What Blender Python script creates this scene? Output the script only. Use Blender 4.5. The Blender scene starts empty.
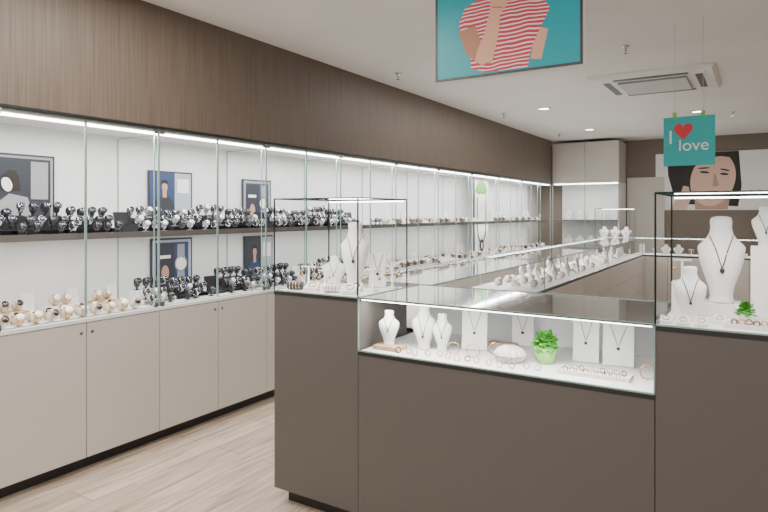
import bpy, math, random
from mathutils import Vector, Matrix
random.seed(7)
S = bpy.context.scene
COL = S.collection
pi = math.pi

# ------------------------------------------------------------ materials
def M(name, col, rough=0.5, metal=0.0, emit=0.0, ecol=None, spec=None, coat=0.0):
    m = bpy.data.materials.new(name); m.use_nodes = True
    b = m.node_tree.nodes['Principled BSDF']
    b.inputs['Base Color'].default_value = (*col, 1)
    b.inputs['Roughness'].default_value = rough
    b.inputs['Metallic'].default_value = metal
    if coat: b.inputs['Coat Weight'].default_value = coat
    if spec is not None: b.inputs['Specular IOR Level'].default_value = spec
    if emit:
        b.inputs['Emission Color'].default_value = (*(ecol or col), 1)
        b.inputs['Emission Strength'].default_value = emit
    return m

def noise_color(m, c1, c2, scale=(1,1,1), nscale=5, detail=4, bump=0.0, lo=0.35, hi=0.65):
    nt = m.node_tree; n = nt.nodes; l = nt.links; b = n['Principled BSDF']
    tc = n.new('ShaderNodeTexCoord'); mp = n.new('ShaderNodeMapping'); mp.inputs['Scale'].default_value = scale
    nz = n.new('ShaderNodeTexNoise'); nz.inputs['Scale'].default_value = nscale; nz.inputs['Detail'].default_value = detail
    cr = n.new('ShaderNodeValToRGB'); cr.color_ramp.elements[0].position = lo; cr.color_ramp.elements[1].position = hi
    cr.color_ramp.elements[0].color = (*c1, 1); cr.color_ramp.elements[1].color = (*c2, 1)
    l.new(tc.outputs['Object'], mp.inputs['Vector']); l.new(mp.outputs[0], nz.inputs['Vector'])
    l.new(nz.outputs['Fac'], cr.inputs['Fac']); l.new(cr.outputs[0], b.inputs['Base Color'])
    if bump:
        bp = n.new('ShaderNodeBump'); bp.inputs['Strength'].default_value = bump; bp.inputs['Distance'].default_value = 0.002
        l.new(nz.outputs['Fac'], bp.inputs['Height']); l.new(bp.outputs[0], b.inputs['Normal'])
    return m

def glass(name, tint, gloss=1.0, rough=0.0, ior=1.45, gcol=(1,1,1)):
    m = bpy.data.materials.new(name); m.use_nodes = True
    nt = m.node_tree; n = nt.nodes; l = nt.links; n.clear()
    o = n.new('ShaderNodeOutputMaterial'); t = n.new('ShaderNodeBsdfTransparent'); g = n.new('ShaderNodeBsdfGlossy')
    t.inputs[0].default_value = (*tint, 1); g.inputs['Roughness'].default_value = rough; g.inputs[0].default_value = (*gcol, 1)
    f = n.new('ShaderNodeFresnel'); f.inputs[0].default_value = ior
    mu = n.new('ShaderNodeMath'); mu.operation = 'MULTIPLY'; mu.inputs[1].default_value = gloss; mu.use_clamp = True
    x = n.new('ShaderNodeMixShader')
    l.new(f.outputs[0], mu.inputs[0]); l.new(mu.outputs[0], x.inputs[0]); l.new(t.outputs[0], x.inputs[1]); l.new(g.outputs[0], x.inputs[2]); l.new(x.outputs[0], o.inputs[0])
    return m

GLASS = glass('clear_glass', (.95, .97, .96), 1.0)
SMOKE = M('grey_glass_top', (.19, .19, .175), 0.06, coat=.7)
EDGE = M('glass_edge', (.26, .38, .34), 0.15, emit=0.02, ecol=(.5, .8, .7))
TAUPE = noise_color(M('taupe_laminate', (.1, .09, .08), 0.42), (.104, .093, .084), (.108, .097, .088), (1, 1, 1), 90)
CREAM = M('cream_laminate', (.56, .53, .485), 0.35)
WHITE = M('white_laminate', (.80, .80, .79), 0.5)
BACKW = noise_color(M('white_back', (.8, .8, .8), 0.6), (.73, .75, .76), (.79, .81, .82), (1, 1, 1), 3)
BLACK = M('black_trim', (.015, .015, .015), 0.4)
DGREY = M('dark_grey', (.05, .048, .046), 0.4)
SHELF = M('shelf_grey', (.13, .12, .115), 0.3)
GLOSSW = M('glossy_white_shelf', (.7, .7, .7), 0.08, coat=.6)
LED = M('led_strip', (1, 1, 1), 0.5, emit=14, ecol=(1, .99, .97))
WOOD = noise_color(M('wood_veneer', (.2, .16, .13), 0.5), (.112, .084, .064), (.168, .131, .103), (1, 1, .02), 90, 3, 0.1, .3, .7)
BACKWALL = M('taupe_wall', (.20, .165, .135), 0.8)
CEIL = noise_color(M('ceiling_paint', (.8, .78, .76), 0.9), (.82, .805, .785), (.86, .845, .825), (1, 1, 1), 1.5)
WALLP = M('wall_paint', (.6, .57, .54), 0.9)
GOLD = M('gold', (.72, .47, .23), 0.28, 1.0)
SILVER = M('silver', (.66, .67, .69), 0.22, 1.0)
STEEL = M('dark_steel', (.16, .16, .17), 0.3, 1.0)
DIALW = M('dial_white', (.80, .80, .80), 0.3)
DIALB = M('dial_black', (.015, .018, .03), 0.2)
VELV = M('white_velvet', (.80, .80, .79), 0.8)
CREAMP = M('cream_pillow', (.60, .50, .40), 0.8)
OAK = noise_color(M('oak_block', (.5, .33, .18), 0.5), (.42, .27, .15), (.58, .40, .24), (2, 20, 2), 8)
GREEN = noise_color(M('leaf_green', (.1, .4, .05), 0.45), (.03, .20, .02), (.15, .48, .07), (1, 1, 1), 40)
GREENG = M('green_glazed', (.26, .58, .13), 0.12, coat=.5)
CLIPG = M('green_clip', (.15, .5, .10), 0.4)
TEAL = M('screen_teal', (.0, .22, .26), 0.4, emit=0.40, ecol=(.0, .28, .33))
TEALS = M('sign_teal', (.02, .38, .39), 0.5, emit=0.07)
SKIN = M('print_skin', (.62, .33, .22), 0.5, emit=0.2)
SKIND = M('print_skin_shadow', (.40, .18, .11), 0.5, emit=0.12)
SKINP = M('poster_skin', (.74, .50, .40), 0.6)
SKINPD = M('poster_skin_shade', (.48, .29, .22), 0.6)
HAIR = M('print_hair', (.02, .015, .012), 0.6)
REDP = M('print_red', (.65, .03, .04), 0.5)
LIP = M('print_lips', (.5, .05, .06), 0.5)
PRW = M('print_white', (.85, .85, .85), 0.5)
PRG = M('print_grey', (.30, .31, .33), 0.5)
PRD = M('print_dark', (.03, .035, .045), 0.5)
NAVY = M('print_navy', (.03, .055, .14), 0.5)
BLUEP = M('print_pale_blue', (.38, .44, .52), 0.5)
CHAIN = M('chain_dark', (.06, .055, .05), 0.3, .6)
LENS = M('downlight_lens', (1, 1, .95), 0.5, emit=12, ecol=(1, .95, .85))
ACR = M('smoked_acrylic', (.03, .03, .035), .2)
RIBM = M('ribbed_ceramic', (.60, .59, .56), .5)

def stripe_mat():
    m = M('striped_shirt', (.7, .05, .07), .6)
    nt = m.node_tree; n = nt.nodes; l = nt.links; b = n['Principled BSDF']
    tc = n.new('ShaderNodeTexCoord'); sp = n.new('ShaderNodeSeparateXYZ')
    nz = n.new('ShaderNodeTexNoise'); nz.inputs['Scale'].default_value = 5
    mm = n.new('ShaderNodeMath'); mm.operation = 'MULTIPLY_ADD'; mm.inputs[1].default_value = .05
    a = n.new('ShaderNodeMath'); a.operation = 'MULTIPLY'; a.inputs[1].default_value = 48
    f = n.new('ShaderNodeMath'); f.operation = 'FRACT'
    g = n.new('ShaderNodeMath'); g.operation = 'GREATER_THAN'; g.inputs[1].default_value = .38
    mx = n.new('ShaderNodeMix'); mx.data_type = 'RGBA'
    mx.inputs[6].default_value = (.70, .62, .62, 1); mx.inputs[7].default_value = (.50, .03, .06, 1)
    l.new(tc.outputs['Object'], sp.inputs[0]); l.new(tc.outputs['Object'], nz.inputs['Vector'])
    l.new(nz.outputs['Fac'], mm.inputs[0]); l.new(sp.outputs['Z'], mm.inputs[2])
    l.new(mm.outputs[0], a.inputs[0]); l.new(a.outputs[0], f.inputs[0]); l.new(f.outputs[0], g.inputs[0])
    l.new(g.outputs[0], mx.inputs[0]); l.new(mx.outputs[2], b.inputs['Base Color'])
    l.new(mx.outputs[2], b.inputs['Emission Color']); b.inputs['Emission Strength'].default_value = .2
    return m
STRIPE = stripe_mat()

def floor_mat():
    m = M('plank_floor', (.6, .5, .42), .33)
    nt = m.node_tree; n = nt.nodes; l = nt.links; b = n['Principled BSDF']
    tc = n.new('ShaderNodeTexCoord'); mp = n.new('ShaderNodeMapping'); mp.inputs['Rotation'].default_value = (0, 0, pi/2)
    br = n.new('ShaderNodeTexBrick'); br.inputs['Scale'].default_value = 1
    br.inputs['Brick Width'].default_value = 1.3; br.inputs['Row Height'].default_value = .19; br.inputs['Mortar Size'].default_value = .0025
    br.inputs['Color1'].default_value = (.54, .445, .36, 1); br.inputs['Color2'].default_value = (.42, .34, .27, 1); br.inputs['Mortar'].default_value = (.19, .15, .12, 1)
    br.offset = .37
    m2 = n.new('ShaderNodeMapping'); m2.inputs['Scale'].default_value = (11, 1.0, 1)
    nz = n.new('ShaderNodeTexNoise'); nz.inputs['Scale'].default_value = 3; nz.inputs['Detail'].default_value = 7; nz.inputs['Distortion'].default_value = .6
    cr = n.new('ShaderNodeValToRGB'); cr.color_ramp.elements[0].position = .32; cr.color_ramp.elements[1].position = .68
    cr.color_ramp.elements[0].color = (.66, .62, .58, 1); cr.color_ramp.elements[1].color = (1.1, 1.1, 1.1, 1)
    mx = n.new('ShaderNodeMix'); mx.data_type = 'RGBA'; mx.blend_type = 'MULTIPLY'; mx.inputs[0].default_value = 1
    l.new(tc.outputs['Object'], mp.inputs[0]); l.new(mp.outputs[0], br.inputs['Vector'])
    l.new(tc.outputs['Object'], m2.inputs[0]); l.new(m2.outputs[0], nz.inputs['Vector']); l.new(nz.outputs['Fac'], cr.inputs[0])
    l.new(br.outputs['Color'], mx.inputs[6]); l.new(cr.outputs[0], mx.inputs[7]); l.new(mx.outputs[2], b.inputs['Base Color'])
    return m
FLOOR = floor_mat()

# ------------------------------------------------------------ mesh builder
class MB:
    def __init__(s): s.v = []; s.f = []; s.m = []; s.mats = []; s.sm = []
    def mi(s, mat):
        if mat not in s.mats: s.mats.append(mat)
        return s.mats.index(mat)
    def face(s, idx, mat, smooth=False): s.f.append(idx); s.m.append(s.mi(mat)); s.sm.append(smooth)
    def box(s, x0, x1, y0, y1, z0, z1, mat):
        b = len(s.v)
        s.v += [(x0,y0,z0),(x1,y0,z0),(x1,y1,z0),(x0,y1,z0),(x0,y0,z1),(x1,y0,z1),(x1,y1,z1),(x0,y1,z1)]
        for q in [(0,3,2,1),(4,5,6,7),(0,1,5,4),(1,2,6,5),(2,3,7,6),(3,0,4,7)]: s.face([b+i for i in q], mat)
        return s
    def poly(s, pts, mat):
        b = len(s.v); s.v += [tuple(p) for p in pts]; s.face(list(range(b, b+len(pts))), mat); return s
    def loft(s, rings, mat, cap=True, smooth=True, close=False):
        b = len(s.v); n = len(rings[0])
        for r in rings: s.v += [tuple(p) for p in r]
        R = len(rings)
        for i in range(R if close else R-1):
            for j in range(n):
                a = b+i*n+j; c = b+i*n+(j+1) % n; i2 = (i+1) % R
                s.face([a, c, b+i2*n+(j+1) % n, b+i2*n+j], mat, smooth)
        if cap and not close:
            s.face([b+j for j in range(n)][::-1], mat); s.face([b+(R-1)*n+j for j in range(n)], mat)
        return s
    def lathe(s, prof, mat, c=(0,0,0), n=20, R=None, smooth=True):
        rings = []
        for r, z in prof:
            ring = []
            for j in range(n):
                a = 2*pi*j/n; p = Vector((r*math.cos(a), r*math.sin(a), z))
                if R is not None: p = R @ p
                ring.append(p+Vector(c))
            rings.append(ring)
        return s.loft(rings, mat, True, smooth)
    def tube(s, pts, r, mat, n=6, close=False):
        P = [Vector(p) for p in pts]; rings = []; N = len(P)
        for i in range(N):
            a = P[(i-1) % N] if (close or i > 0) else P[i]; c = P[(i+1) % N] if (close or i < N-1) else P[i]
            t = (c-a).normalized(); up = Vector((0, 0, 1)) if abs(t.z) < .9 else Vector((0, 1, 0))
            x = t.cross(up).normalized(); y = x.cross(t)
            rings.append([P[i]+(x*math.cos(2*pi*j/n)+y*math.sin(2*pi*j/n))*r for j in range(n)])
        return s.loft(rings, mat, True, True, close)
    def build(s, name, loc=(0,0,0), rot=(0,0,0), parent=None, bevel=0.0, **props):
        me = bpy.data.meshes.new(name); me.from_pydata(s.v, [], s.f)
        for m in s.mats: me.materials.append(m)
        for p, mi, sm in zip(me.polygons, s.m, s.sm): p.material_index = mi; p.use_smooth = sm
        me.update()
        o = bpy.data.objects.new(name, me); COL.objects.link(o); o.location = loc; o.rotation_euler = rot
        if parent: o.parent = parent
        if bevel:
            md = o.modifiers.new('bevel', 'BEVEL'); md.width = bevel; md.segments = 2; md.limit_method = 'ANGLE'
        for k, v in props.items(): o[k] = v
        return o

def thing(name, label, cat, loc=(0,0,0), rz=0, group=None):
    e = bpy.data.objects.new(name, None); COL.objects.link(e); e.empty_display_size = .05
    e.location = loc; e.rotation_euler = (0, 0, rz); e['label'] = label; e['category'] = cat
    if group: e['group'] = group
    return e
def copy_thing(o, loc, rz=None, scale=None, **props):
    c = o.copy(); COL.objects.link(c); c.location = loc
    if rz is not None: c.rotation_euler = (0, 0, rz)
    if scale: c.scale = (scale,)*3
    for k, v in props.items(): c[k] = v
    def rec(src, dst):
        for ch in src.children:
            k = ch.copy(); COL.objects.link(k); k.parent = dst; rec(ch, k)
    rec(o, c)
    return c
def ell(cx, cy, rx, ry, n=24, a0=0, a1=2*pi, rot=0):
    out = []
    full = abs(a1-a0-2*pi) < 1e-6
    for i in range(n):
        a = a0+(a1-a0)*i/(n if full else n-1)
        x = rx*math.cos(a); y = ry*math.sin(a)
        out.append((cx+x*math.cos(rot)-y*math.sin(rot), cy+x*math.sin(rot)+y*math.cos(rot)))
    return out
def art(name, layers, parent=None, loc=(0,0,0), rot=(0,0,0), step=.0006, **props):
    b = MB()
    for i, (pts, mat) in enumerate(layers):
        b.poly([(x, -i*step, z) for x, z in pts], mat)
    return b.build(name, loc, rot, parent, **props)
def rect(x0, x1, z0, z1): return [(x0, z0), (x1, z0), (x1, z1), (x0, z1)]

def pane(parent, x0, x1, y0, y1, z0, z1, mat=GLASS, name='glass_pane', e=.0028, solid=None):
    b = MB()
    if x0 == x1:
        if solid: b.poly([(x0,y0,z0),(x0,y1,z0),(x0,y1,z1),(x0,y0,z1)], mat)
        for z in (z0, z1): b.box(x0-e, x0+e, y0, y1, z-e, z+e, EDGE)
        for y in (y0, y1): b.box(x0-e, x0+e, y-e, y+e, z0, z1, EDGE)
    elif y0 == y1:
        if solid: b.poly([(x0,y0,z0),(x1,y0,z0),(x1,y0,z1),(x0,y0,z1)], mat)
        for z in (z0, z1): b.box(x0, x1, y0-e, y0+e, z-e, z+e, EDGE)
        for x in (x0, x1): b.box(x-e, x+e, y0-e, y0+e, z0, z1, EDGE)
    else:
        if solid is not False: b.poly([(x0,y0,z0),(x1,y0,z0),(x1,y1,z0),(x0,y1,z0)], mat)
        for y in (y0, y1): b.box(x0, x1, y-e, y+e, z0-e, z0+e, EDGE)
        for x in (x0, x1): b.box(x-e, x+e, y0, y1, z0-e, z0+e, EDGE)
    return b.build(name, parent=parent)

def area(name, loc, sx, sy, power, col=(1, .985, .96), rot=(0,0,0)):
    l = bpy.data.lights.new(name, 'AREA'); l.shape = 'RECTANGLE'; l.size = sx; l.size_y = sy; l.energy = power; l.color = col
    o = bpy.data.objects.new(name, l); COL.objects.link(o); o.location = loc; o.rotation_euler = rot
    return o

H = 2.75
# ------------------------------------------------------------ shell
def struct(name, x0, x1, y0, y1, z0, z1, mat):
    return MB().box(x0, x1, y0, y1, z0, z1, mat).build(name, kind='structure')
struct('floor', -3.8, 5, -3, 11.6, -.1, 0, FLOOR)
struct('ceiling', -3.8, 5, -3, 11.6, H, H+.1, CEIL)
struct('wall_left', -3.8, -3.68, -3, 11.6, 0, H, WALLP)
struct('wall_back', -3.68, 5, 11.5, 11.6, 0, H, BACKWALL)
struct('wall_right', 4.9, 5, -3, 11.5, 0, H, WALLP)
b = MB(); b.box(-3.68, -3.2, -3, 10.8, 1.995, H, WOOD); b.build('trim_1', kind='structure')
MB().box(-3.66, -3.196, -3, 10.8, 1.98, 1.995, BLACK).build('trim_2', kind='structure')
MB().box(-2.03, -1.42, 11.46, 11.5, 0, 2.08, CREAM).build('door_1', kind='structure')
MB().box(-1.42, 4.9, 11.485, 11.5, 0, .08, DGREY).build('baseboard_back', kind='structure')

# ------------------------------------------------------------ wall run
XF, XB = -3.21, -3.66
ZB, ZT = .857, 1.98
def base_cabinet(y0, y1, two=True):
    t = thing('base_cabinet', 'cream laminate base cupboard with two flat doors under wall showcase', 'cabinet', (XB, y0, 0), group='base cupboards along the wall')
    W = y1-y0; D = XF-XB
    b = MB(); b.box(0, D-.02, 0, W, .07, ZB-.02, CREAM); b.build('body', parent=t)
    MB().box(0, D+.004, 0, W, ZB-.02, ZB, WHITE).build('top', parent=t)
    MB().box(0, D-.06, 0, W, 0, .07, BLACK).build('plinth', parent=t)
    n = 2 if two else 1
    for i in range(n):
        a = i*W/n+.0025; c = (i+1)*W/n-.0025
        d = MB().box(D-.02, D, a, c, .075, ZB-.024, CREAM).build('door', parent=t, bevel=.0015)
        yy = c-.03 if i == 0 else a+.03
        MB().lathe([(.0, 0), (.008, 0), (.008, .004), (.006, .005), (0, .005)], STEEL, (D, yy, .78), 12, Matrix.Rotation(pi/2, 3, 'Y')).build('lock', parent=d)
    return t
def display_cabinet(y0, y1, two=True):
    t = thing('display_cabinet', 'lit glass-fronted wall showcase with white back and grey shelf', 'display cabinet', (XB, y0, ZB), group='wall showcases above the cupboards')
    W = y1-y0; D = XF-XB; T = ZT-ZB
    MB().box(0, .015, 0, W, 0, T, BACKW).build('back_panel', parent=t)
    MB().box(.015, D-.012, 0, W, T-.02, T, WHITE).build('top_panel', parent=t)
    b = MB(); b.box(.015, D-.07, .003, W-.003, .455, .474, GLOSSW); b.box(D-.07, D-.062, .003, W-.003, .442, .478, SHELF); b.build('shelf', parent=t)
    MB().box(D-.065, D-.03, .01, W-.01, T-.032, T-.02, LED).build('light_strip', parent=t)
    pane(t, .02, D-.055, 0, 0, .003, T-.035, name='glass_partition')
    n = 2 if two else 1
    for i in range(n):
        a = i*W/n+.004; c = (i+1)*W/n-.004
        p = pane(t, D-.01, D-.01, a, c, .006, T-.006, name='glass_door')
        yy = a+.02 if i == 0 else c-.02
        MB().box(D-.018, D-.002, yy-.015, yy+.015, .002, .03, SILVER).build('hinge', parent=p)
        MB().box(D-.018, D-.002, yy-.015, yy+.015, T-.03, T-.002, SILVER).build('hinge', parent=p)
    return t
ys = [.515+.97*k for k in range(11)]
b0 = base_cabinet(ys[0], ys[1]); d0 = display_cabinet(ys[0], ys[1])
for k in range(1, 10):
    copy_thing(b0, (XB, ys[k], 0)); copy_thing(d0, (XB, ys[k], ZB))
base_cabinet(ys[10], 10.8, False); display_cabinet(ys[10], 10.8, False)
area('wall_case_light', (-3.27, 5.6, 1.935), .04, 10.2, 92)
area('wall_shelf_light', (-3.34, 5.6, 1.295), .04, 10.2, 38)

def back_unit():
    x0, x1 = -3.19, -2.05
    t = thing('corner_cabinet', 'cream storage cupboards above a lit glass showcase against back wall', 'cabinet', (x0, 10.82, 0))
    W = x1-x0; D = .66
    MB().box(0, W, .02, D, .07, ZB, CREAM).build('body', parent=t)
    MB().box(0, W, .06, D, 0, .07, BLACK).build('plinth', parent=t)
    MB().box(0, W, .02, D, ZT, 2.70, CREAM).build('upper_body', parent=t)
    MB().box(0, W, D-.02, D, ZB, ZT, BACKW).build('back_panel', parent=t)
    MB().box(W-.02, W, .02, D-.02, ZB, ZT, WHITE).build('side_panel', parent=t)
    MB().box(0, W-.02, .1, D-.02, 1.31, 1.33, SHELF).build('shelf', parent=t)
    MB().box(.02, W-.03, .05, .09, ZT-.02, ZT, LED).build('light_strip', parent=t)
    for i in range(2):
        MB().box(i*W/2+.003, (i+1)*W/2-.003, 0, .02, ZT+.003, 2.697, CREAM).build('door', parent=t, bevel=.002)
        MB().box(i*W/2+.003, (i+1)*W/2-.003, 0, .02, .075, ZB-.003, CREAM).build('door', parent=t, bevel=.002)
        pane(t, i*W/2+.004, (i+1)*W/2-.004, .01, .01, ZB+.006, ZT-.006, name='glass_door')
back_unit()
area('corner_case_light', (-2.62, 10.95, 1.93), 1.0, .04, 6)

# ------------------------------------------------------------ island counters
ZD, ZP, ZG = .82, 1.062, 1.52
YF = 2.266
def pedestal(x0, x1, y0, y1, label, light=6):
    t = thing('display_pedestal', label, 'display counter', (x0, y0, 0), group='tall glass-topped counters')
    W = x1-x0; D = y1-y0
    MB().box(0, W, 0, D, .07, ZP-.02, TAUPE).build('body', parent=t, bevel=.001)
    MB().box(.05, W-.05, .05, D-.03, 0, .07, BLACK).build('plinth', parent=t)
    MB().box(-.002, W+.002, -.002, D+.002, ZP-.02, ZP-.004, BLACK).build('trim_band', parent=t)
    MB().box(.008, W-.008, .008, D-.008, ZP-.004, ZP, WHITE).build('deck', parent=t)
    pane(t, 0, W, 0, 0, ZP, ZG); pane(t, 0, W, D, D, ZP, ZG)
    pane(t, 0, 0, 0, D, ZP, ZG); pane(t, W, W, 0, D, ZP, ZG)
    pane(t, 0, W, 0, D, ZG, ZG, name='glass_top')
    MB().box(.012, W-.012, D-.014, D-.008, ZG-.012, ZG-.006, LED).build('light_strip', parent=t)
    area('pedestal_light', (x0+W/2, y0+.06, ZG-.012), W-.06, .02, light)
    return t
pedestal(-2.073, -1.563, YF, 2.716, 'tall taupe counter with glass case holding a slim white bust', 3)
pedestal(-.309, .201, YF, 2.716, 'tall taupe counter with glass case holding white jewellery busts', 3)
pedestal(-2.2, -1.69, 9.75, 10.2, 'tall counter with glass case at the corner of the rear run', 3)

def counter(name, label, x0, x1, y0, y1, inner, dark_top, light, drawers=3):
    t = thing(name, label, 'display counter', (x0, y0, 0), group='glass display counters')
    W = x1-x0; D = y1-y0
    MB().box(0, W, 0, D, .07, ZD-.02, TAUPE).build('body', parent=t)
    MB().box(.05, W-.05, .05, D-.05, 0, .07, BLACK).build('plinth', parent=t)
    MB().box(-.001, W+.001, -.002, D+.002, ZD-.02, ZD-.004, BLACK).build('trim_band', parent=t)
    MB().box(.006, W-.006, .008, D-.008, ZD-.004, ZD, WHITE).build('deck', parent=t)
    G = SMOKE if dark_top else GLASS
    pane(t, 0, W, 0, D, ZP, ZP, mat=G, name='glass_top')
    if inner == '+y':
        pane(t, 0, W, 0, 0, ZD, ZP-.003, name='glass_front')
        MB().box(0, W, D-.012, D-.002, ZD, ZP-.004, BACKW).build('back_panel', parent=t)
        MB().box(.01, W-.01, .012, .020, ZP-.012, ZP-.004, LED).build('light_strip', parent=t)
        area('counter_light', (x0+W/2, y0+.05, ZP-.012), W-.06, .02, light)
    elif inner == '+x':
        pane(t, 0, 0, 0, D, ZD, ZP-.003, name='glass_front')
        pane(t, W-.004, W-.004, 0, D, ZD, ZP-.003, name='glass_back')
        MB().box(.012, .022, .01, D-.01, ZP-.014, ZP-.004, LED).build('light_strip', parent=t)
        area('counter_light', (x0+.06, y0+D/2, ZP-.012), .02, D-.06, light)
        for i in range(drawers):
            for j in range(3):
                z0 = .08+j*.24
                MB().box(W, W+.018, i*D/drawers+.003, (i+1)*D/drawers-.003, z0, z0+.236, CREAM).build('drawer', parent=t)
    elif inner == '-y':
        pane(t, 0, W, D, D, ZD, ZP-.003, name='glass_back')
        pane(t, 0, W, 0.004, 0.004, ZD, ZP-.003, name='glass_front')
        MB().box(.01, W-.01, D-.022, D-.012, ZP-.014, ZP-.004, LED).build('light_strip', parent=t)
        area('counter_light', (x0+W/2, y1-.06, ZP-.012), W-.06, .02, light)
        for i in range(drawers):
            MB().box(i*W/drawers+.003, (i+1)*W/drawers-.003, -.018, 0, .08, ZD-.024, CREAM).build('door', parent=t)
    return t
counter('display_counter', 'taupe counter with low lit glass case of necklace stands', -1.560, -.312, YF, 2.86, '+y', True, 8)
counter('display_counter', 'taupe side counter with grey glass top and cream drawers', -2.073, -1.5, 2.87, 4.88, '+x', True, 2, 3)
counter('display_counter', 'glass-topped side counter with bright white deck and cream drawers', -2.073, -1.5, 4.885, 7.3, '+x', False, 7, 4)
counter('display_counter', 'glass-topped side counter with bright white deck and cream drawers', -2.073, -1.5, 7.305, 9.72, '+x', False, 7, 4)
counter('display_counter', 'rear glass counter with cream doors facing the staff side', -1.68, .9, 9.75, 10.2, '-y', False, 7, 5)

# ------------------------------------------------------------ display goods
SEC = [(0,.25,.13,0),(.03,.26,.135,0),(.07,.23,.12,0),(.16,.25,.125,0),(.34,.36,.15,0),(.50,.45,.16,.01),(.60,.475,.15,.02),(.66,.45,.13,.03),(.71,.36,.115,.04),(.76,.25,.105,.05),(.82,.185,.10,.06),(.90,.165,.095,.065),(.97,.175,.10,.07),(1.0,.165,.09,.07)]
def sec_at(z):
    for a, c in zip(SEC[:-1], SEC[1:]):
        if a[0] <= z <= c[0]:
            k = (z-a[0])/(c[0]-a[0]); return [a[i]+k*(c[i]-a[i]) for i in range(1, 4)]
    return list(SEC[-1][1:])
def necklace_bust(h, loc, rz, metal, label, drop=.34, pend=True, w=1.0, group='white jewellery busts'):
    t = thing('necklace_bust', label, 'jewellery display', loc, rz, group)
    rings = []
    for i in range(31):
        z = i/30
        rx, ry, cy = sec_at(z)
        ww = w if z < .6 else w+(1-w)*.35*min(1, (z-.6)/.2)
        rings.append([(rx*ww*h*math.copysign(abs(math.cos(a))**.9, math.cos(a)), (cy+ry*math.sin(a))*h, (z-(.035*math.sin(a) if z > .95 else 0))*h) for a in [2*pi*j/28 for j in range(28)]])
    MB().loft(rings, VELV).build('bust', parent=t)
    pts = []
    for i in range(31):
        s = -1+2*i/30; z = drop+(.80-drop)*abs(s)**1.15; rx, ry, cy = sec_at(z)
        ww = w if z < .6 else w+(1-w)*.35*min(1, (z-.6)/.2)
        rx *= ww
        x = s*.185*ww*1.0; q = max(0, 1-(x/rx)**2)
        pts.append((x*h, (cy-ry*math.sqrt(q))*h-.0015, z*h))
    r = max(.0014, .006*h)
    MB().tube(pts, r, metal, 5).build('necklace', parent=t)
    if pend:
        p = pts[15]
        MB().lathe([(0, -.065*h), (.022*h, -.045*h), (.028*h, -.02*h), (.014*h, 0), (0, .004)], metal, (p[0], p[1]-.003, p[2]), 12).build('pendant', parent=t)
    return t
def necklace_board(h, w, loc, rz, metal, label, group='upright necklace boards'):
    t = thing('necklace_board', label, 'jewellery display', loc, rz, group)
    th = math.radians(10)
    def P(x, s, d=0): return (x, s*math.sin(th)-d*math.cos(th), s*math.cos(th)+d*math.sin(th)+.0015)
    out = [(-w/2, 0), (w/2, 0), (w/2, h*.96), (w*.42, h), (w*.1, h), (0, h*.965), (-w*.1, h), (-w*.42, h), (-w/2, h*.96)]
    b = MB(); b.loft([[P(x, s, 0) for x, s in out], [P(x, s, .01) for x, s in out]], VELV, True, False)
    b.build('board', parent=t)
    MB().loft([[(-.01, .06, 0), (.01, .06, 0), (.01, .066, 0), (-.01, .066, 0)], [(-.01, h*.6*math.sin(th)+.002, h*.6), (.01, h*.6*math.sin(th)+.002, h*.6), (.01, h*.6*math.sin(th)+.006, h*.6), (-.01, h*.6*math.sin(th)+.006, h*.6)]], VELV, True, False).build('strut', parent=t)
    pts = [P((-1+2*i/16)*w*.3, h*(.42+.54*abs(-1+2*i/16)), .0115) for i in range(17)]
    n = MB().tube(pts, .0012, metal, 5); p = pts[8]
    n.build('necklace', parent=t)
    MB().lathe([(0, -.014), (.007, -.009), (.007, -.003), (0, 0)], metal, (p[0], p[1]-.002, p[2]), 10).build('pendant', parent=t)
    return t

def torus_ring(b, R, r, mat, c=(0,0,0), n=20, axis='x', m=8, flat=1.0):
    rings = []
    for i in range(n):
        a = 2*pi*i/n; ring = []
        for j in range(m):
            q = 2*pi*j/m; rad = R+r*math.cos(q); w = r*flat*math.sin(q)
            if axis == 'x': p = (w, rad*math.cos(a), rad*math.sin(a))
            elif axis == 'y': p = (rad*math.cos(a), w, rad*math.sin(a))
            else: p = (rad*math.cos(a), rad*math.sin(a), w)
            ring.append((p[0]+c[0], p[1]+c[1], p[2]+c[2]))
        rings.append(ring)
    b.loft(rings, mat, False, True, True)

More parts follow.
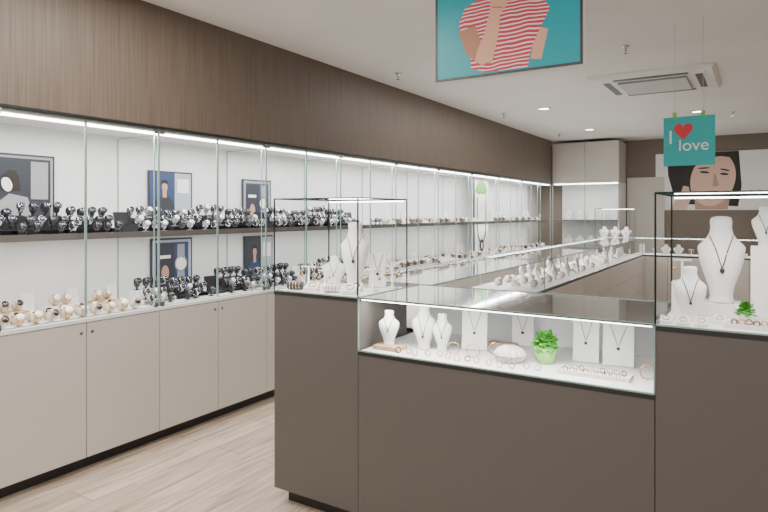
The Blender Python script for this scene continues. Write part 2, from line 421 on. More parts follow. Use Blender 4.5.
def watch_parts(strap, case, dial, stand, n=18, roll=False):
    R = .024; zc = R+.003 if roll else R+.016
    s = MB(); rings = []
    for i in range(n):
        a = 2*pi*i/n; ring = []
        for j in range(8):
            q = 2*pi*j/8; rad = R+.0026*math.cos(q); w = .0095*math.sin(q)*(1.15 if math.sin(a) > 0 else .9)
            ring.append((w, rad*.82*math.cos(a), zc+rad*math.sin(a)))
        rings.append(ring)
    s.loft(rings, strap, False, True, True)
    p = MB()
    if roll:
        p.lathe([(0, -.018), (.017, -.018), (.0195, -.015), (.0195, .015), (.017, .018), (0, .018)], stand, (0, 0, zc), 14, Matrix.Rotation(pi/2, 3, 'Y'))
    else:
        # C-shaped display clip: foot, post and a short curved cheek inside the strap
        p.box(-.015, .015, -.015, .015, 0, .004, stand); p.box(-.0045, .0045, -.004, .004, .0039, .0175, stand)
        p.lathe([(0, -.0075), (.0150, -.0075), (.0165, -.005), (.0165, .005), (.0150, .0075), (0, .0075)], stand, (0, 0, zc), 12, Matrix.Rotation(pi/2, 3, 'Y'))
    c = MB(); ang = math.radians(28)
    d = Vector((0, -math.cos(ang), math.sin(ang))); rot = d.to_track_quat('Z', 'Y').to_matrix()
    o = Vector((0, 0, zc))+Vector((0, d.y*R*.82, d.z*R))
    c.lathe([(0, 0), (.0175, 0), (.0188, .003), (.0175, .007), (.0158, .008)], case, o, 16, rot)
    c.lathe([(0, .0066), (.0158, .0068), (.0155, .0082), (0, .0083)], dial, o, 16, rot)
    for a, L in ((.6, .011), (2.3, .008)):
        q = [rot @ Vector((-.0007, 0, .0086)), rot @ Vector((.0007, 0, .0086)), rot @ Vector((L*math.cos(a)+.0005, L*math.sin(a), .0086)), rot @ Vector((L*math.cos(a)-.0005, L*math.sin(a), .0086))]
        c.poly([v+o for v in q], SILVER if dial == DIALB else BLACK)
    c.lathe([(0, 0), (.003, 0), (.003, .004), (0, .004)], case, o+rot @ Vector((.0172, 0, .0035)), 8, rot @ Matrix.Rotation(pi/2, 3, 'Y'))
    return s, p, c
VAR = [('steel wristwatch with white dial on small dark stand', SILVER, SILVER, DIALW, PRG, False),
       ('black-strapped wristwatch with dark dial on small dark stand', DGREY, STEEL, DIALB, ACR, False),
       ('steel wristwatch with dark dial on small dark stand', SILVER, SILVER, DIALB, ACR, False),
       ('gold-tone wristwatch with pale dial on cream roll', GOLD, GOLD, DIALW, CREAMP, True),
       ('white-strapped wristwatch with gold case on cream roll', VELV, GOLD, DIALB, CREAMP, True)]
full = []; small = []
for lab, st, ca, di, pl, rl in VAR:
    t = thing('wristwatch', lab, 'watch', (0, 0, -5), pi/2, 'wristwatches in the wall showcases')
    s, p, c = watch_parts(st, ca, di, pl, 18, rl)
    s.build('strap', parent=t); p.build('roll_pillow' if rl else 'watch_stand', parent=t); c.build('watch_case', parent=t)
    full.append(t)
    s, p, c = watch_parts(st, ca, di, pl, 12, rl)
    mb = MB()
    for part in (s, p, c):
        o = len(mb.v); mb.v += part.v
        for f, mi, sm in zip(part.f, part.m, part.sm): mb.face([i+o for i in f], part.mats[mi], sm)
    so = mb.build('wristwatch', (0, 0, -5), (0, 0, pi/2), label=lab, category='watch', group='wristwatches in the wall showcases')
    small.append(so)

DK = ZB+.0005; SH = ZB+.4745
def riser(loc, w, d, h, mat, rz=pi/2):
    b = MB(); t = .004
    b.box(-w/2, w/2, -d/2, d/2, h-t, h, mat); b.box(-w/2, -w/2+t, -d/2, d/2, 0, h-t, mat); b.box(w/2-t, w/2, -d/2, d/2, 0, h-t, mat)
    b.box(-w/2+t, w/2-t, d/2-t, d/2, 0, h-t, mat)
    if h > .04: b.box(-w/2+t, w/2-t, -d/2, -d/2+t, 0, h-t, mat)
    return b.build('display_riser', loc, (0, 0, rz), label='small dark box riser raising a row of watches' if mat == ACR else 'small white box riser raising a row of watches', category='display riser', group='risers in wall showcases')
def gift_box(loc, rz=pi/2, mat=ACR):
    t = thing('gift_box', 'small open dark watch box with pale lining' if mat == ACR else 'small open white watch box with pale lining', 'box', loc, rz, 'open watch boxes in wall showcases')
    b = MB(); w = .052; h = .05
    b.box(-w, w, -w*.8, w*.8, 0, .006, mat); b.box(-w, w, -w*.8, -w*.8+.005, .006, h, mat); b.box(-w, w, w*.8-.005, w*.8, .006, h, mat)
    b.box(-w, -w+.005, -w*.8+.005, w*.8-.005, .006, h, mat); b.box(w-.005, w, -w*.8+.005, w*.8-.005, .006, h, mat); b.build('body', parent=t)
    MB().box(-w+.005, w-.005, -w*.8+.005, w*.8-.005, .006, h-.012, CREAMP).build('cushion', parent=t)
    MB().loft([[(-w, w*.8, h), (w, w*.8, h), (w, w*.8+.014, h), (-w, w*.8+.014, h)], [(-w, w*.8+.016, h+.075), (w, w*.8+.016, h+.075), (w, w*.8+.03, h+.075), (-w, w*.8+.03, h+.075)]], mat, True, False).build('lid', parent=t)
    return t
def place_watch(x, y, z, idx, near, sc=1.0, jit=.2):
    rz = pi/2+random.uniform(-jit, jit)
    sc *= random.uniform(.94, 1.06)
    copy_thing((full if near else small)[idx], (x, y, z), rz, sc)
def bay(y0, i, z, near, sets):
    SPB = .068; n = 4
    yc = y0+1.5*SPB
    mat = ACR if (z == SH or i % 3) else WHITE
    hh = (.085, .065, .10, .075)[i % 4]
    riser((-3.475, yc, z), n*SPB-.010, .085, hh, mat)
    for k in range(n):
        place_watch(-3.475, y0+k*SPB, z+hh+.0003, random.choice(sets), near, 1.16)
    riser((-3.395, yc, z), n*SPB-.02, .052, .028, mat)
    for k in range(n): place_watch(-3.395, y0+k*(SPB-.006)+.008, z+.0283, random.choice(sets), near, 1.10)
    for k in range(n):
        if (k+i) % 4 != 3: place_watch(-3.325, y0+k*SPB+.01, z+.0003, random.choice(sets), near, 1.02)
yy = 1.18; i = 0
while yy < 4.75:
    sets = [1, 1, 2, 1] if yy < 2.2 else ([2, 2, 0, 1] if yy < 3.4 else [0, 1, 2, 2])
    bay(yy, i, SH, yy < 2.7, sets)
    if i % 4 == 3:
        gift_box((-3.41, yy+.335, SH)); yy += .12
    yy += .282; i += 1
yy = 2.48; i = 0
while yy < 4.7:
    bay(yy, i, DK, yy < 2.7, [0, 2, 2, 1, 1])
    if i % 3 == 1:
        gift_box((-3.41, yy+.335, DK), mat=WHITE if i == 4 else ACR); yy += .12
    yy += .282; i += 1
# near deck: cream and gold watches
for i in range(12):
    place_watch(-3.275, 1.38+i*.086, DK+.0003, 3 if i % 3 != 2 else 4, True, 1.25)
for i in range(9):
    place_watch(-3.36, 1.56+i*.090, DK+.0003, 4 if i % 2 else 3, True, 1.25)
gift_box((-3.48, 1.52, DK), mat=WHITE)
for yq, w, m, k in [(1.70, .16, OAK, 4), (1.98, .14, WHITE, 3), (2.24, .14, OAK, 3)]:
    MB().box(-w/2, w/2, -.04, .04, 0, .05, m).build('display_block', (-3.49, yq, DK), (0, 0, pi/2), bevel=.002, label='small oak block raising watches' if m == OAK else 'small white block raising watches', category='display block')
    for i in range(2): place_watch(-3.49, yq-.035+i*.07, DK+.0503, k, True, 1.2)
full[0].location = (-3.37, 1.48, DK+.0003); full[1].location = (-3.345, 1.09, SH+.0003); full[2].location = (-3.345, 1.02, SH+.0003)
full[3].location = (-3.28, 1.28, DK+.0003); full[4].location = (-3.37, 1.38, DK+.0003)
for i, t in enumerate(small): t.location = (-3.335, 5.08+.075*i, SH+.0003)

for yq in (1.84, 2.11, 2.37):
    b = MB(); b.loft([[(-.035, 0, 0), (.035, 0, 0), (.035, .004, 0), (-.035, .004, 0)], [(-.035, .02, .13), (.035, .02, .13), (.035, .024, .13), (-.035, .024, .13)]], PRW, True, False)
    b.build('price_card', (-3.57, yq, DK), (0, 0, pi/2), label='small blank white card standing behind watches', category='card', group='white cards in the showcase')

def framed(name, w, h, y0, z0, layers, label, cat='poster', fr=PRD, x=-3.625):
    t = thing(name, label, cat, (x, y0, z0), pi/2)
    b = MB(); b.box(0, w, 0, .012, 0, h, fr); b.build('frame', parent=t)
    art('picture', [(rect(.012, w-.012, .012, h-.012), layers[0])]+layers[1:], t, (0, -.0006, 0))
    return t
framed('framed_photo', .66, .46, 1.36, SH, [PRG,
    (rect(.025, .635, .025, .435), PRD), (rect(.52, .62, .20, .42), PRG), (rect(.05, .13, .22, .42), PRG),
    ([(.10, .03), (.14, .22), (.22, .27), (.32, .26), (.36, .18), (.38, .03)], DGREY), ([(.30, .03), (.33, .17), (.40, .23), (.50, .21), (.56, .03)], PRG),
    ([(.20, .28), (.205, .35), (.24, .395), (.29, .39), (.31, .35), (.30, .28)], HAIR), ([(.36, .25), (.36, .33), (.40, .365), (.45, .34), (.46, .25)], HAIR),
    (rect(.245, .28, .24, .28), RIBM), (ell(.268, .31, .030, .044, 20, rot=-.2), RIBM), (ell(.385, .282, .028, .042, 20, rot=.3), PRW),
    ([(.215, .345), (.24, .395), (.29, .392), (.31, .355), (.26, .342)], HAIR), ([(.36, .32), (.39, .365), (.44, .36), (.425, .30), (.39, .322)], HAIR),
    ([(.20, .14), (.33, .22), (.345, .24), (.33, .245), (.19, .165)], PRW)], 'dark framed black-and-white photo of a couple')
def person_poster(w, h, y0, z0, bg, cl, label):
    return framed('brand_poster', w, h, y0, z0, [bg, (rect(w*.58, w-.012, .012, h-.012), BLUEP), (rect(w*.64, w*.92, h*.55, h*.85), PRW),
        ([(w*.06, .012), (w*.11, h*.34), (w*.24, h*.48), (w*.44, h*.48), (w*.55, h*.34), (w*.58, .012)], cl),
        (rect(w*.30, w*.39, h*.44, h*.58), SKINPD), (ell(w*.345, h*.66, w*.065, h*.10, 20), SKINPD), 
        ([(w*.26, h*.70), (w*.28, h*.79), (w*.35, h*.82), (w*.42, h*.78), (w*.43, h*.68), (w*.40, h*.73), (w*.31, h*.74)], HAIR)], label)
def product_poster(w, h, y0, z0, bg, label):
    return framed('brand_poster', w, h, y0, z0, [bg, (rect(w*.10, w*.90, h*.08, h*.92), NAVY if bg != NAVY else BLUEP), (rect(w*.12, w*.55, h*.10, h*.90), PRD),
        (rect(w*.62, w*.80, h*.12, h*.88), PRG), (ell(w*.71, h*.5, w*.16, w*.16, 24), SILVER), (ell(w*.71, h*.5, w*.13, w*.13, 24), PRW), (rect(w*.18, w*.45, h*.62, h*.68), PRW), (ell(w*.32, h*.35, w*.09, h*.14, 20), SKINPD)], label)
person_poster(.38, .34, 2.68, SH+.08, NAVY, PRD, 'navy poster of a person beside a pale panel on the shelf')
product_poster(.36, .38, 2.70, DK+.03, BLUEP, 'blue poster with a large printed watch on lower deck')
product_poster(.34, .40, 3.58, SH, PRG, 'dark grey poster with printed watch standing on the shelf')
person_poster(.34, .40, 3.60, DK, PRD, NAVY, 'dark blue poster of a person behind watches')

# tall necklace banner
t = thing('display_banner', 'tall white banner printed with green leaves and a black pendant necklace', 'banner', (-3.44, 7.85, DK+.001), pi/2)
b = MB(); b.box(0, .55, 0, .01, 0, 1.07, PRW); b.build('panel', parent=t)
MB().box(0, .06, -.003, 0, 0, 1.07, BLACK).build('border', parent=t)
lay = []
for i in range(9):
    a = .3+i*.32
    lay.append((ell(.30+.14*math.cos(a), .88+.09*math.sin(a), .10, .035, 12, rot=a), GREEN))
for s in (-1, 1):
    P1 = [(.30+s*.17*math.cos(q), .45-.30*math.sin(q)) for q in [i/12*pi/2 for i in range(13)]]
    P2 = [(.30+s*.145*math.cos(q), .45-.275*math.sin(q)) for q in [i/12*pi/2 for i in range(13)]]
    lay.append((P1+P2[::-1], BLACK)); lay.append((rect(min(.30+s*.17, .30+s*.145), max(.30+s*.17, .30+s*.145), .45, .82), BLACK))
lay += [(ell(.30, .12, .08, .09, 20), BLACK), (ell(.30, .12, .03, .045, 20), PRW)]
art('print', lay, t, (0, -.0008, 0))

def pad(metal, lab):
    t = thing('bracelet_pad', lab, 'jewellery display', (0, 0, 0), pi/2, 'small jewellery pads in showcases')
    b = MB(); b.loft([[(-.035, -.03, 0), (.035, -.03, 0), (.035, .03, 0), (-.035, .03, 0)], [(-.035, -.03, .02), (.035, -.03, .02), (.035, .03, .05), (-.035, .03, .05)]], VELV, True, False); b.build('pad', parent=t)
    c = MB(); torus_ring(c, .021, .003, metal, (0, 0, 0), 20, 'z', 6)
    c.build('bracelet', (0, 0, .039), (math.radians(27), 0, 0), parent=t)
    return t
def earring_stand():
    t = thing('earring_stand', 'small white T-shaped stand holding drop earrings', 'jewellery display', (0, 0, 0), pi/2, 'small earring stands')
    b = MB(); b.lathe([(0, 0), (.022, 0), (.022, .005), (.005, .008), (.004, .086), (0, .086)], VELV, n=14)
    b.build('stand', parent=t)
    MB().tube([(-.035, 0, .088), (.035, 0, .088)], .004, VELV, 8).build('crossbar', parent=t)
    for x in (-.028, .028):
        c = MB(); c.tube([(x, -.005, .086), (x, -.006, .06)], .0012, GOLD, 5); c.lathe([(0, -.010), (.008, 0), (0, .010)], GOLD, (x, -.006, .054), 8)
        c.build('earring', parent=t)
    return t
def stack(mat, lab):
    t = thing('bracelet_roll', lab, 'jewellery display', (0, 0, 0), pi/2, 'bracelet rolls in showcases')
    MB().lathe([(0, -.05), (.022, -.05), (.025, -.046), (.025, .046), (.022, .05), (0, .05)], mat, (0, 0, .028), 18, Matrix.Rotation(pi/2, 3, 'Y')).build('roll', parent=t)
    for i in range(4):
        c = MB(); torus_ring(c, .0275, .003, GOLD if i % 2 else SILVER, (0, 0, 0), 20, 'x', 6)
        c.build('bracelet', (-.03+i*.02, 0, .0305), parent=t)
    return t
padG = pad(GOLD, 'white sloped pad with a gold bracelet'); padS = pad(STEEL, 'white sloped pad with a dark metal bracelet'); es = earring_stand()
st = stack(DGREY, 'dark velvet roll stacked with silver and gold bracelets'); sw = stack(VELV, 'white velvet roll stacked with silver and gold bracelets')
padG.location = (-3.33, 4.90, DK); padS.location = (-3.33, 5.0, DK); es.location = (-3.33, 5.1, DK); st.location = (-3.34, 5.22, DK); sw.location = (-3.34, 5.36, DK)
bustS = necklace_bust(.15, (-3.48, 5.46, DK), pi/2, CHAIN, 'small white bust with a fine dark necklace', group='small jewellery busts')
boardS = necklace_board(.15, .075, (-3.50, 5.6, SH), pi/2, CHAIN, 'slim white board holding a fine necklace')
yy = 5.50
while yy < 10.65:
    for z, rows in ((SH, (-3.35, -3.50)), (DK, (-3.30, -3.42, -3.55))):
        for r in rows:
            if 7.78 < yy < 8.48 and r < -3.33: continue
            if yy < 5.7 and r < -3.45: continue
            k = random.choice([padG, st, sw, st, es] if r > -3.45 else [bustS, boardS, padG, st])
            copy_thing(k, (r, yy+random.uniform(-.01, .01), z), pi/2)
    yy += .15
for k in range(22):
    yv = 5.02+k*.21
    if abs(yv-7.3) < .06: continue
    for xr in (-1.95, -1.80, -1.64):
        kk = random.choice([padG, padS, es, sw, boardS, bustS])
        copy_thing(kk, (xr, yv+random.uniform(-.02, .02), ZD), pi/2)
for k in range(14):
    copy_thing(random.choice([padG, bustS, es, boardS]), (-1.55+k*.17, 9.97, ZD), 0)
for x in (-2.11, -1.945, -1.78):
    copy_thing(bustS, (x, 9.98, ZP), 0, 1.1)
for i in range(5):
    copy_thing(bustS, (-3.0+i*.2, 11.2, ZB), 0, 1.2); copy_thing(boardS, (-3.0+i*.2, 11.2, 1.33), 0, 1.1)

# ---- front lit case
def block(loc, w, d, h, mat=OAK, rz=0, lab='small oak block under a jewellery stand'):
    return MB().box(-w/2, w/2, -d/2, d/2, 0, h, mat).build('display_block', loc, (0, 0, rz), bevel=.002, label=lab, category='display block')
FG = 'busts in the front case'
block((-1.455, 2.37, ZD), .13, .09, .02)
necklace_bust(.155, (-1.46, 2.37, ZD+.02), .35, CHAIN, 'small white bust with dark necklace on an oak block', .45, w=.66, group=FG)
necklace_bust(.195, (-1.325, 2.46, ZD), .35, CHAIN, 'slim white bust with a dark long chain', .34, w=.60, group=FG)
necklace_bust(.165, (-1.235, 2.47, ZD), .35, CHAIN, 'slim white bust with a dark chain and pendant', .42, w=.56, group=FG)
necklace_board(.195, .115, (-1.115, 2.56, ZD), .3, CHAIN, 'tall white necklace board with dark pendant')
block((-1.02, 2.66, ZD), .13, .08, .025)
necklace_board(.16, .10, (-.955, 2.76, ZD), .3, CHAIN, 'white necklace board at the back of the case')
t = thing('trinket_box', 'round white ribbed trinket box with domed lid', 'box', (-.90, 2.44, ZD))
rings = []
def rib(r0, z): return [((r0*(1+.08*math.cos(14*q)))*math.cos(q), (r0*(1+.08*math.cos(14*q)))*math.sin(q), z) for q in [2*pi*j/112 for j in range(112)]]
for i in range(13):
    a = i/12*pi/2
    rings.append(rib(.062*math.cos(a)+.002, .028+.042*math.sin(a)))
MB().loft(rings, RIBM).build('lid', parent=t)
MB().loft([rib(.045+.017*math.sin(i/5*pi/2), i/5*.026) for i in range(6)], RIBM).build('body', parent=t)
def plant(loc, R, h, pot_h, pot_r, lab, n=90, potm=GREENG):
    t = thing('potted_plant', lab, 'plant', loc)
    MB().lathe([(0, 0), (pot_r*.75, 0), (pot_r*.95, pot_h*.4), (pot_r, pot_h*.8), (pot_r*.9, pot_h), (pot_r*.8, pot_h), (pot_r*.8, pot_h*.85), (0, pot_h*.85)], potm, n=24).build('pot', parent=t)
    b = MB()
    for i in range(n):
        a = random.uniform(0, 2*pi); el = random.uniform(-.1, 1.4); L = R*random.uniform(.6, 1.0)
        d = Vector((math.cos(a)*math.cos(el), math.sin(a)*math.cos(el), math.sin(el)*h/R*.9)); c = Vector((0, 0, pot_h*.9)); tip = c+d*L
        s = Vector((-math.sin(a), math.cos(a), 0))*R*.24
        m1 = c+d*L*.72; k = Vector((0, 0, R*.08))
        i0 = len(b.v); b.v += [tuple(c+d*L*.45), tuple(m1+s-k), tuple(tip-k*1.2), tuple(m1-s-k), tuple(m1+k)]
        for f in ((0, 1, 4), (1, 2, 4), (2, 3, 4), (3, 0, 4)): b.face([i0+q for q in f], GREEN)
        b.tube([c, m1], .0011, GREEN, 4)
    b.build('foliage', parent=t)
plant((-.765, 2.50, ZD), .070, .105, .075, .046, 'small leafy green plant in a glossy green pot', 150)
necklace_board(.20, .105, (-.625, 2.60, ZD), .1, CHAIN, 'tall white necklace board with fine pendant')
necklace_board(.18, .12, (-.495, 2.60, ZD), .1, CHAIN, 'white necklace board with fine pendant')
def tray(loc, w, d, rows, cols, lab, rz=0):
    t = thing('jewellery_tray', lab, 'tray', loc, rz)
    b = MB(); b.box(-w/2, w/2, -d/2, d/2, 0, .008, VELV)
    b.box(-w/2, w/2, -d/2, -d/2+.006, .008, .016, VELV); b.box(-w/2, w/2, d/2-.006, d/2, .008, .016, VELV)
    b.box(-w/2, -w/2+.006, -d/2+.006, d/2-.006, .008, .016, VELV); b.box(w/2-.006, w/2, -d/2+.006, d/2-.006, .008, .016, VELV)
    b.build('tray_base', parent=t)
    for i in range(cols):
        for j in range(rows):
            c = MB(); torus_ring(c, .009, .0018, (GOLD if (i+j) % 3 else CHAIN), (0, 0, .0108), 14, 'y', 6)
            c.build('ring', (-w/2+.03+i*(w-.06)/(cols-1), -d/2+.022+j*(d-.044)/max(1, rows-1), .0075), parent=t)
tray((-.545, 2.40, ZD), .27, .085, 2, 9, 'white tray with two rows of small rings', 0)
items = [(-1.24, 2.34, .011, GOLD), (-1.19, 2.36, .011, GOLD), (-1.14, 2.34, .011, GOLD), (-1.38, 2.32, .012, CHAIN), (-1.06, 2.42, .028, GOLD), (-1.0, 2.52, .026, SILVER), (-.80, 2.36, .011, GOLD), (-.75, 2.35, .011, SILVER), (-1.01, 2.34, .011, GOLD), (-.36, 2.45, .028, GOLD),
         (-1.33, 2.33, .011, GOLD), (-1.29, 2.31, .011, SILVER), (-1.09, 2.32, .012, GOLD), (-1.05, 2.34, .011, CHAIN), (-.95, 2.33, .011, GOLD), (-.90, 2.32, .011, SILVER), (-.85, 2.33, .011, GOLD), (-1.16, 2.43, .026, GOLD)]
for i, (x, y, R, m) in enumerate(items):
    b = MB(); torus_ring(b, R, .0022, m, (0, 0, R+.0022), 22, 'y', 6)
    b.build('ring' if R < .02 else 'bangle', (x, y, ZD), (0, 0, .4), label=('gold' if m == GOLD else 'silver' if m == SILVER else 'dark metal')+(' finger ring' if R < .02 else ' bangle')+' standing on the white case deck', category='ring' if R < .02 else 'bangle')

# ---- left pedestal contents
necklace_bust(.33, (-1.80, 2.58, ZP), .45, CHAIN, 'tall slim white bust with dark necklace', .45, w=.46)
for i, (x, y, k, s) in enumerate([(-1.99, 2.33, st, .8), (-1.88, 2.33, padG, .9), (-1.77, 2.34, sw, .8), (-1.66, 2.34, padG, .9), (-2.01, 2.46, es, 1.2), (-1.62, 2.48, es, 1.2), (-1.92, 2.48, es, 1.0), (-1.69, 2.63, boardS, 1.2), (-1.97, 2.63, bustS, 1.0), (-1.605, 2.64, es, 1.3), (-1.70, 2.45, padS, .8), (-1.83, 2.43, st, .6)]):
    copy_thing(k, (x, y, ZP), .4, s)
# ---- right pedestal contents
block((-.125, 2.62, ZP), .16, .12, .05, WHITE, lab='white square block under a large bust')
necklace_bust(.315, (-.125, 2.60, ZP+.05), .1, CHAIN, 'large white necklace bust with fine dark chain', .42, w=.52, group='busts in the tall case')
necklace_bust(.19, (-.215, 2.42, ZP), .15, CHAIN, 'small white bust with dark pendant necklace', .38, w=.60, group='busts in the tall case')
block((.015, 2.62, ZP), .09, .09, .265, WHITE, lab='tall white plinth block carrying a bust')
necklace_bust(.145, (.015, 2.61, ZP+.265), .1, CHAIN, 'small white bust raised on tall white block', .38, w=.62, group='busts in the tall case')
block((-.26, 2.62, ZP), .07, .07, .12, WHITE, lab='white block carrying an earring stand')
copy_thing(es, (-.26, 2.62, ZP+.12), .1, .95)
plant((-.045, 2.48, ZP), .045, .065, .035, .022, 'tiny leafy green plant in a white pot', 60, VELV)
tray((-.01, 2.36, ZP), .19, .075, 2, 7, 'white tray of gold and silver rings in the tall case')
for x, y in ((-.28, 2.31), (-.225, 2.30), (-.17, 2.31), (-.12, 2.40)):
    copy_thing(padG, (x, y, ZP), 0, .55)
copy_thing(sw, (.10, 2.47, ZP), 0, .8)

# ------------------------------------------------------------ hanging screen
sx0, sx1, sz0, sz1, sy = -1.54, -.735, 2.18, 2.66, 3.0
t = thing('hanging_screen', 'ceiling-hung flat screen showing person in red striped shirt on teal', 'television', (sx0, sy, sz0))
W = sx1-sx0; Hh = sz1-sz0; bz = .012
b = MB(); b.box(0, W, .004, .045, 0, Hh, PRW); b.build('housing', parent=t)
b = MB(); b.box(0, W, -.004, .004, 0, bz, DGREY); b.box(0, W, -.004, .004, Hh-bz, Hh, DGREY); b.box(0, bz, -.004, .004, bz, Hh-bz, DGREY); b.box(W-bz, W, -.004, .004, bz, Hh-bz, DGREY)
b.build('bezel', parent=t)
for xa in (.2, W-.23): MB().box(xa, xa+.03, .015, .035, Hh, H-sz0, SILVER).build('ceiling_bracket', parent=t)
torso = [(.215, .05), (.30, .02), (.53, .02), (.55, .12), (.60, .22), (.645, .30), (.60, .38), (.50, .42), (.43, .435), (.34, .435), (.26, .42), (.18, .38), (.14, .30), (.18, .20), (.21, .12)]
lay = [(rect(bz, W-bz, bz, Hh-bz), TEAL),
       ([(.545, .06), (.60, .05), (.635, .20), (.57, .22)], SKIN),
       (torso, STRIPE),
       ([(.37, .40), (.46, .40), (.45, Hh-bz), (.38, Hh-bz)], SKIND),
       ([(.36, .42), (.40, .39), (.45, .38), (.48, .40), (.50, .44), (.50, Hh-bz), (.34, Hh-bz)], SKIN),
       ([(.14, .26), (.24, .28), (.275, .18), (.35, .10), (.33, .07), (.27, .06), (.19, .13)], SKIND),
       ([(.24, .09), (.28, .06), (.34, .08), (.37, .20), (.385, .34), (.33, .36), (.29, .22), (.25, .14)], SKIN),
       ([(.325, .33), (.39, .32), (.42, .36), (.43, .42), (.415, .455), (.35, .465), (.33, .42)], SKIN),
       ([(.345, .40), (.352, .40), (.372, .455), (.362, .458)], SKIND), ([(.372, .39), (.379, .39), (.396, .45), (.388, .452)], SKIND),
       ([(.335, .355), (.395, .345), (.397, .352), (.338, .362)], SKIND)]
art('screen', lay, t, (0, -.001, 0))

# ------------------------------------------------------------ hanging sign
t = thing('hanging_sign', 'square teal hanging sign with red heart and white lettering', 'sign', (-.562, 4.5, 1.77))
w, h = .31, .33
MB().box(0, w, 0, .012, 0, h, TEALS).build('panel', parent=t, bevel=.001)
for x in (.07, .24):
    MB().box(x-.012, x+.012, -.006, .018, h-.012, h+.03, CLIPG).build('clip', parent=t)
    MB().tube([(x, .006, h+.03), (x, .006, H-1.77)], .0012, SILVER, 5).build('hanging_wire', parent=t)
hp = []
for i in range(40):
    a = 2*pi*i/40
    hp.append((.122+.0040*16*math.sin(a)**3*.9, .235+.0040*(13*math.cos(a)-5*math.cos(2*a)-2*math.cos(3*a)-math.cos(4*a))))
art('heart', [(hp, REDP)], t, (0, -.002, 0))
def text(s, size, x, z, parent, mat):
    c = bpy.data.curves.new('lettering', 'FONT'); c.body = s; c.size = size; c.extrude = .0008
    o = bpy.data.objects.new('lettering_tmp', c); COL.objects.link(o)
    bpy.context.view_layer.update()
    me = bpy.data.meshes.new_from_object(o.evaluated_get(bpy.context.evaluated_depsgraph_get()))
    bpy.data.objects.remove(o)
    me.materials.clear(); me.materials.append(mat)
    q = bpy.data.objects.new('lettering', me); COL.objects.link(q); q.parent = parent; q.location = (x, -.002, z); q.rotation_euler = (pi/2, 0, 0)
text('I', .13, .028, .15, t, PRW)
text('love', .11, .09, .10, t, PRW)

# ------------------------------------------------------------ back poster
px0 = -1.56
t = thing('wall_poster', 'large poster of a dark-haired woman with red lips on back wall', 'poster', (px0, 11.48, 1.50))
MB().box(0, 2.3, 0, .018, 0, .98, PRW).build('panel', parent=t)
lay = [([(.18, .97), (.20, .60), (.30, .20), (.50, .10), (1.25, .06), (1.30, .4), (1.26, .97)], HAIR),
       ([(.62, .01), (1.10, .01), (1.15, .30), (.95, .40), (.60, .30)], SKINPD),
       (ell(.88, .52, .33, .46, 36, rot=-.22), SKINP),
       ([(.34, .975), (1.26, .975), (1.22, .86), (1.0, .90), (.76, .88), (.60, .72), (.50, .45), (.40, .4)], HAIR),
       (ell(.76, .64, .075, .020, 14, rot=-.12), PRD), (ell(1.05, .60, .065, .020, 14, rot=-.12), PRD),
       (ell(.75, .71, .095, .013, 14, rot=.03), HAIR), (ell(1.06, .67, .08, .013, 14, rot=-.25), HAIR),
       ([(.90, .60), (.925, .60), (.975, .42), (.93, .39), (.88, .41)], SKINPD),
       (ell(.91, .285, .10, .036, 18, rot=-.15), LIP),
       ([(.22, .012), (.48, .012), (.56, .20), (.52, .40), (.44, .42), (.38, .25)], SKINP)]
art('picture', lay, t, (0, -.001, 0), step=.0012)

# ------------------------------------------------------------ ceiling fixtures
t = thing('air_conditioner', 'white square cassette air conditioner recessed in ceiling', 'air conditioner', (-.87, 6.42, H-.045))
s = .54
def sq(r, z): return [(-r, -r, z), (r, -r, z), (r, r, z), (-r, r, z)]
MB().loft([sq(s, .045), sq(s, .03), sq(s-.03, .008), sq(s-.10, .004)], WHITE, True, False).build('panel', parent=t)
for sx, sy2 in ((0, -1), (0, 1), (1, 0), (-1, 0)):
    b = MB()
    if sx == 0: b.box(-.32, .32, sy2*.40-.03, sy2*.40+.03, -.001, .004, DGREY)
    else: b.box(sx*.40-.03, sx*.40+.03, -.32, .32, -.001, .004, DGREY)
    b.build('air_outlet', parent=t)
b = MB(); b.box(-.3, .3, -.3, .3, -.012, .004, PRG)
for i in range(14): b.box(-.29, .29, -.285+i*.042, -.265+i*.042, -.018, -.0119, WHITE)
b.build('intake_grille', parent=t)
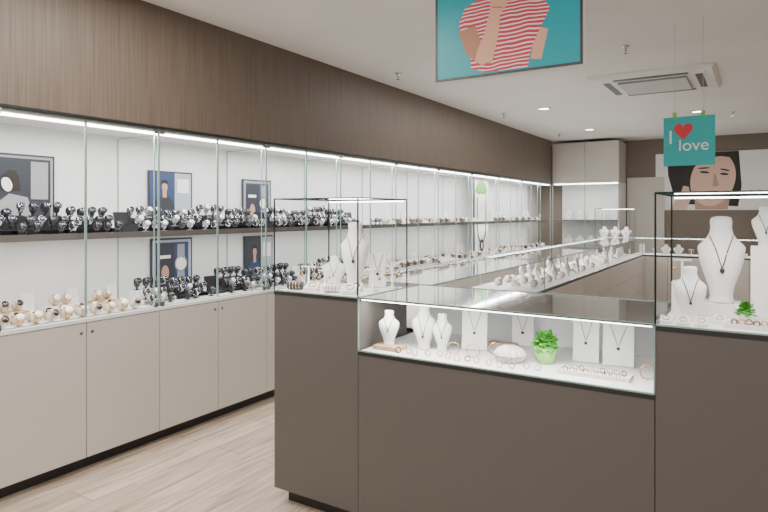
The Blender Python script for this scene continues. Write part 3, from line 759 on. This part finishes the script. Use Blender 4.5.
def downlight(x, y):
    t = thing('downlight', 'small round recessed ceiling downlight', 'light', (x, y, H-.012), group='recessed ceiling downlights')
    MB().lathe([(.062, .004), (.065, .0), (.09, .0), (.092, .012), (.062, .012)], WHITE, n=28).build('trim_ring', parent=t)
    MB().lathe([(0, .002), (.06, .002), (.06, .006), (0, .006)], LENS, n=24).build('lens', parent=t)
for x, y in ((-2.27, 7.35), (-.68, 8.6), (-2.24, 9.56), (-2.3, 1.2), (-.6, 1.2), (1.2, 4.0)): downlight(x, y)
def sprinkler(x, y):
    t = thing('sprinkler', 'small chrome ceiling sprinkler head', 'sprinkler', (x, y, H-.06), group='ceiling sprinklers')
    MB().lathe([(0, .06), (.03, .06), (.03, .055), (.012, .05), (.009, .02), (0, .02)][::-1], SILVER, n=16).build('body', parent=t)
    MB().lathe([(0, 0), (.02, 0), (.02, .003), (.003, .004), (.003, .022), (0, .022)], SILVER, n=14).build('deflector', parent=t)
for x, y in ((-2.85, 4.79), (-.89, 4.95), (-2.82, 7.43), (-2.8, 9.9), (-.3, 8.9)): sprinkler(x, y)

# ------------------------------------------------------------ lights
area('ceiling_light', (-2.3, 1.6, H-.02), .8, 1.6, 54, (1, .94, .88))
area('ceiling_light', (-.6, .3, H-.02), 1.2, 1.2, 48, (1, .94, .88))
area('ceiling_light', (1.8, 3.5, H-.02), 1.5, 3, 66, (1, .94, .88))
area('ceiling_light', (-2.4, 6.4, H-.02), .3, 3, 26, (1, .94, .88))
area('ceiling_light', (-.6, 8.9, H-.02), 2, .6, 36, (1, .94, .88))
w = bpy.data.worlds.new('world'); S.world = w; w.use_nodes = True
w.node_tree.nodes['Background'].inputs[0].default_value = (1, .97, .93, 1); w.node_tree.nodes['Background'].inputs[1].default_value = 1.08

cam = bpy.data.cameras.new('camera'); co = bpy.data.objects.new('camera', cam); COL.objects.link(co); S.camera = co
co.location = (0, 0, 1.45); co.rotation_euler = (pi/2, 0, math.radians(32.1)); cam.lens = 600/768*36; cam.shift_y = -43/768; cam.clip_start = .05
